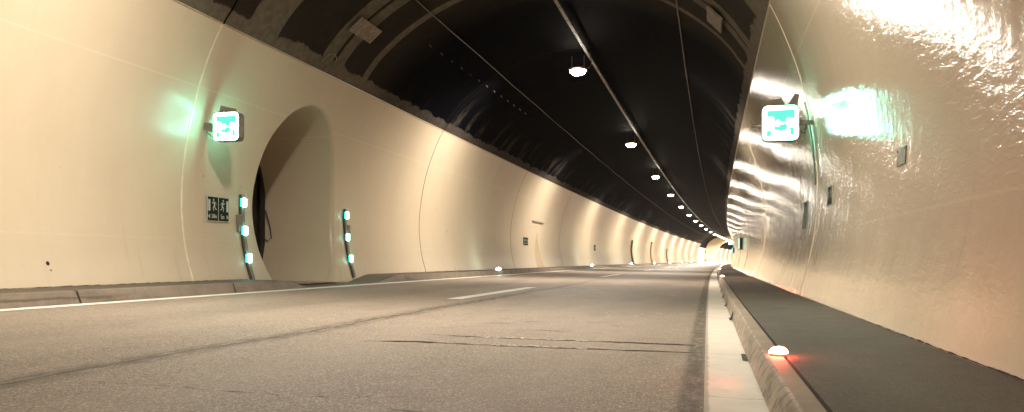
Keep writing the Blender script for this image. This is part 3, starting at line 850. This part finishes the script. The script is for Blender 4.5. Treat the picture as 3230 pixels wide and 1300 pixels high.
# kerb lights
def kerb_light(mat):
    t=thing('kerb_light','','light',0,0,0)
    m=MB(); m.prism([(.046*math.cos(a),.046*math.sin(a)) for a in frange(0,2*math.pi,.4)[:-1]],0,.014,'z'); m.build('base',M['steelmatt'],t)
    m=MB()
    P=[[(.050*math.cos(b)*math.cos(a),.050*math.cos(b)*math.sin(a),.014+.034*math.sin(b)) for a in frange(0,2*math.pi,.4)] for b in frange(0,math.pi/2-.05,.3)]
    m.grid(P,[[(0,0)]*len(P[0]) for _ in P]); m.quad([P[-1][i] for i in range(len(P[0])-1)])
    m.build('lens',M[mat],t,smooth=True)
    return t
wk=None
def place(proto,first,X,s,Z,lab,grp):
    if first: proto.location=T(X,s,Z); proto.rotation_euler=(0,0,-s/R); proto['label']=lab; proto['group']=grp; return proto
    return dup(proto,X,s,Z,lab)
wk=kerb_light('kerbled'); wk.scale=(2.0,2.0,2.0)
for i in range(7):
    s=30.4+23.9*i
    place(wk,i==0,-7.56,s,.296,'nearest white light on the left kerb' if i==0 else '%s white light along the left kerb, counted from the nearest'%ords[i],'white lights on the left kerb')
for i in range(14):
    s=LB0-9+i*5.2
    dup(wk,-7.56 if s<LB0 else -8.6,s,.296 if s<LB0 else .13,'one of the white lights crowded in a row at the foot of the lay-by')
rk=kerb_light('kerbred')
for i,s in enumerate([4.75,27.0,51.0]+[75+24*k for k in range(7)]):
    place(rk,i==0,.405+.0004*s,s,.152,'nearest red glowing light on the right kerb' if i==0 else '%s red light along the right kerb, counted from the nearest'%ords[i],'red lights on the right kerb')

# ------------------------------------------------------------------ small wall fittings
def rplate(name,s0,s1,z0,z1,d,mat,label,cat,shear=0.0):
    zc=(z0+z1)/2; t=thing(name,label,cat,RX(zc),(s0+s1)/2,zc); h=(s1-s0)/2
    m=MB(); P=[]
    def q(a,z,dd): return (RX(z)-RX(zc)-dd, a+shear*(z-zc), z-zc)
    for z in frange(z0,z1,.1): P.append([q(-h,z,0),q(-h,z,d),q(h,z,d),q(h,z,0)])
    m.grid(P,[[(0,0)]*4 for _ in P],flip=True)
    m.quad([P[0][i] for i in (0,1,2,3)]); m.quad([P[-1][i] for i in (3,2,1,0)])
    m.build('panel',M[mat],t); return t,q,h
t,q,h=rplate('wall_hatch',7.24,7.54,1.43,1.57,.012,'plate','small grey metal hatch plate on the right wall','hatch')
m=MB(); 
for a in (-.12,.12):
    for z in (1.45,1.55): m.box(-.018,-.010,a-.006,a+.006,z-1.5-.006,z-1.5+.006)
m.build('screw',M['steel'],t)
t,q,h=rplate('direction_sign',11.3,11.72,1.37,1.60,.012,'black','small black escape sign with pale figures on the right wall','sign')
m=MB()
for a0,a1,z0,z1 in ((-.215,.215,1.362,1.37),(-.215,.215,1.60,1.608),(-.215,-.207,1.37,1.60),(.207,.215,1.37,1.60)): m.box(-.016,-.002,a0,a1,z0-1.485,z1-1.485)
m.build('frame',M['white'],t)
m=MB(); fq=lambda a,b:(-.0135,a,b)
class _r: pass
runner(m,-.09,-.045,.14,1,lambda a,b:(-.0135,a,b)); runner(m,.09,-.045,.14,-1,lambda a,b:(-.0135,a,b))
m.build('pictogram',M['white'],t)
text('255m',.055,'white',t,'lettering',lambda x,y,z:(-.0135-z,.0-x,-.08+y)) if False else None
t,q,h=rplate('notice_plate',14.2,14.55,1.17,1.60,.014,'greengrey','narrow greenish notice plate on the right wall below the exit sign','sign')
m=MB()
for z in (1.2,1.56,1.36): m.box(-.018,-.012,-.14,.14,z-.03-1.385,z+.02-1.385)
m.build('dark_band',M['dark'],t)
# emergency cabinet on the right wall far on
def cabinet(s,Z,label,hh=.62):
    X=RX(Z); t=thing('emergency_cabinet',label,'cabinet',X,s,Z,group='lit emergency cabinets on the right wall')
    m=MB(); m.box(-.22,.02,0,.42,-hh/2,hh/2); m.build('body',M['dark'],t,bevel=.01)
    m=MB(); m.box(-.215,-.13,-.02,-.002,-hh/2+.02,hh/2-.02); m.build('light_panel',M['signfar'],t)
cabinet(46.5,1.55,'lit emergency cabinet on the right wall, nearer of two')
cabinet(82,1.6,'lit emergency cabinet on the right wall, farther of two',.5)
es=exit_sign(.95,128,3.25,.5,'small distant lit exit sign near the far opening','R')
m=MB(); m.box(.25,.55,.04,.10,-.03,.03); m.build('bracket',M['steelmatt'],es)
# left wall small plates
def lplate(name,s0,s1,z0,z1,mat,label,cat,d=.02):
    zc=(z0+z1)/2; t=thing(name,label,cat,LX(zc),(s0+s1)/2,zc); h=(s1-s0)/2; m=MB(); P=[]
    for z in frange(z0,z1,.12): P.append([(LX(z)-LX(zc)+dd,a,z-zc) for a,dd in ((-h,0),(-h,d),(h,d),(h,0))])
    m.grid(P,[[(0,0)]*4 for _ in P]); m.quad([P[0][i] for i in (0,1,2,3)]); m.quad([P[-1][i] for i in (3,2,1,0)])
    m.build('panel',M[mat],t); return t
t=lplate('direction_sign',39.0,39.95,1.38,1.75,'greengrey','small dark and pale escape sign plate past the second wall joint','sign')
m=MB(); m.box(.022,.03,-.46,.46,.10,.18); m.box(.022,.03,-.46,.46,-.185,-.12); m.box(.022,.03,-.35,.35,-.06,.0); m.build('dark_band',M['black'],t)
t=lplate('wall_rail',40.6,43.2,2.54,2.61,'steel','thin horizontal metal rail on the left wall above a darker wedge','rail',.06)
t=lplate('direction_sign',61.9,62.7,1.38,1.80,'greengrey','distant dark escape sign plate on the left wall before the tall conduit','sign')
m=MB(); m.box(.022,.03,-.38,.38,.08,.2); m.box(.022,.03,-.38,.38,-.2,-.1); m.build('dark_band',M['black'],t)
# shallow hydrant niche below the rail, its recess shading put in as brown colour
m=MB(); P=[]
for z in frange(.30,2.1,.1):
    f=(2.1-z)/1.8; a0=42.1-1.0*math.sin(f*1.6)*(.9) ; a1=42.15+.85*f
    P.append([T(LX(z)+.004,a0,z),T(LX(z)+.004,a1,z)])
m.grid(P,[[(0,0),(1,0)] for _ in P]); m.build('niche_wedge',M['brown'],wl)
def lconduit(s,z1,r,mat,label):
    m=MB(); m.tube([T(LX(z)+r,s,z) for z in frange(.3,z1,.15)],r,6); o=m.build('conduit',M[mat],smooth=True); tag(o,label,'conduit')
lconduit(86.5,2.7,.10,'steelmatt','tall dark curved conduit on the left wall')
lconduit(107,2.75,.14,'brown','pale brown riser on the left wall with a dark cap')
lconduit(131,2.4,.08,'steelmatt','thin dark conduit on the left wall, farthest of the three risers')
m=MB(); m.box(-.12,.16,-.15,.15,0,.2); t=thing('riser_cap','small dark red box on top of the brown riser','box',-8.4,107,2.75); m.build('box',M['dark'],t)
# black box on the vault by the first joint
t=thing('loudspeaker','black box device on the vault above the first pale wall joint','loudspeaker',-7.60,12.2,4.90)
m=MB(); m.box(-.02,.16,-.40,.16,.02,.18); m.build('housing',M['dark'],t,bevel=.015)
m=MB(); m.box(-.08,.0,-.30,-.24,.02,.12); m.box(-.08,.0,.02,.08,.02,.12); m.build('bracket',M['steelmatt'],t)
m=MB(); m.tube([(.10,.165,.05),(.10,.19,.05)],.03,10); m.build('cable_gland',M['steel'],t)
# loose hose end on the vault ledge
t=thing('cable_end','loose looped cable end on the ledge above the recess','cable',-7.62,16.3,4.88)
m=MB(); m.tube([(.0,-.35,-.18),(.03,-.15,-.03),(.05,.0,.06),(.07,.15,.08),(.06,.26,.0),(.02,.22,-.08)],.013,6); m.build('loop',M['repair'],t)
# holes and plugs in the left wall
def hole(s,z,r,mat='dark'):
    m=MB(); x=LX(z)+.003
    m.quad([T(x+(LX(z+r*math.sin(a))-LX(z)),s+r*math.cos(a)*1.1,z+r*math.sin(a)) for a in frange(0,2*math.pi,.8)[:-1]]); m.build('anchor_hole',M[mat],wl)
hole(9.55,.62,.03); hole(9.58,.53,.014,'sealdark'); hole(13.25,2.13,.03,'brown'); hole(14.45,2.04,.025,'brown'); hole(9.9,1.93,.012,'brown'); hole(19.35,2.25,.02,'brown'); hole(11.0,1.65,.01,'brown')
# end wall marker panels
t=thing('marker_panel','black marker panel on the left corner of the end wall','sign',-12.2,LB1-.3,3.6)
m=MB(); m.box(-.2,.3,0,.05,-.6,.9); m.build('panel',M['black'],t)
t=thing('marker_panel','red reflector panel low on the left corner of the end wall','sign',-12.1,LB1-.3,1.0)
m=MB(); m.box(-.3,.4,0,.05,-.7,-.05); nr=simple('red_reflector',(.45,.08,.05),.4); m.build('panel',nr,t)

# ------------------------------------------------------------------ world, camera
wd=bpy.data.worlds.new('World'); scene.world=wd; wd.use_nodes=True
bg=wd.node_tree.nodes.get('Background') or wd.node_tree.nodes.new('ShaderNodeBackground')
bg.inputs[0].default_value=(.02,.025,.04,1); bg.inputs[1].default_value=.1
cam=bpy.data.cameras.new('camera'); co=bpy.data.objects.new('camera',cam); COL.objects.link(co)
cam.sensor_width=36; cam.lens=36*2140/2576; cam.clip_end=2000; cam.clip_start=.05
cam.shift_y=(655.3-518.5)/2576
co.location=(.03,0,.66); co.rotation_euler=(math.radians(90),0,math.atan((1775-1288)/2140))
scene.camera=co
vs=scene.view_settings; vs.view_transform='Standard'; vs.look='None'; vs.gamma=1; vs.exposure=0
cy=scene.cycles; cy.use_denoising=True; cy.max_bounces=8; cy.diffuse_bounces=4; cy.glossy_bounces=4; cy.sample_clamp_indirect=8; cy.use_light_tree=True
try: cy.denoiser='OPENIMAGEDENOISE'
except Exception: pass
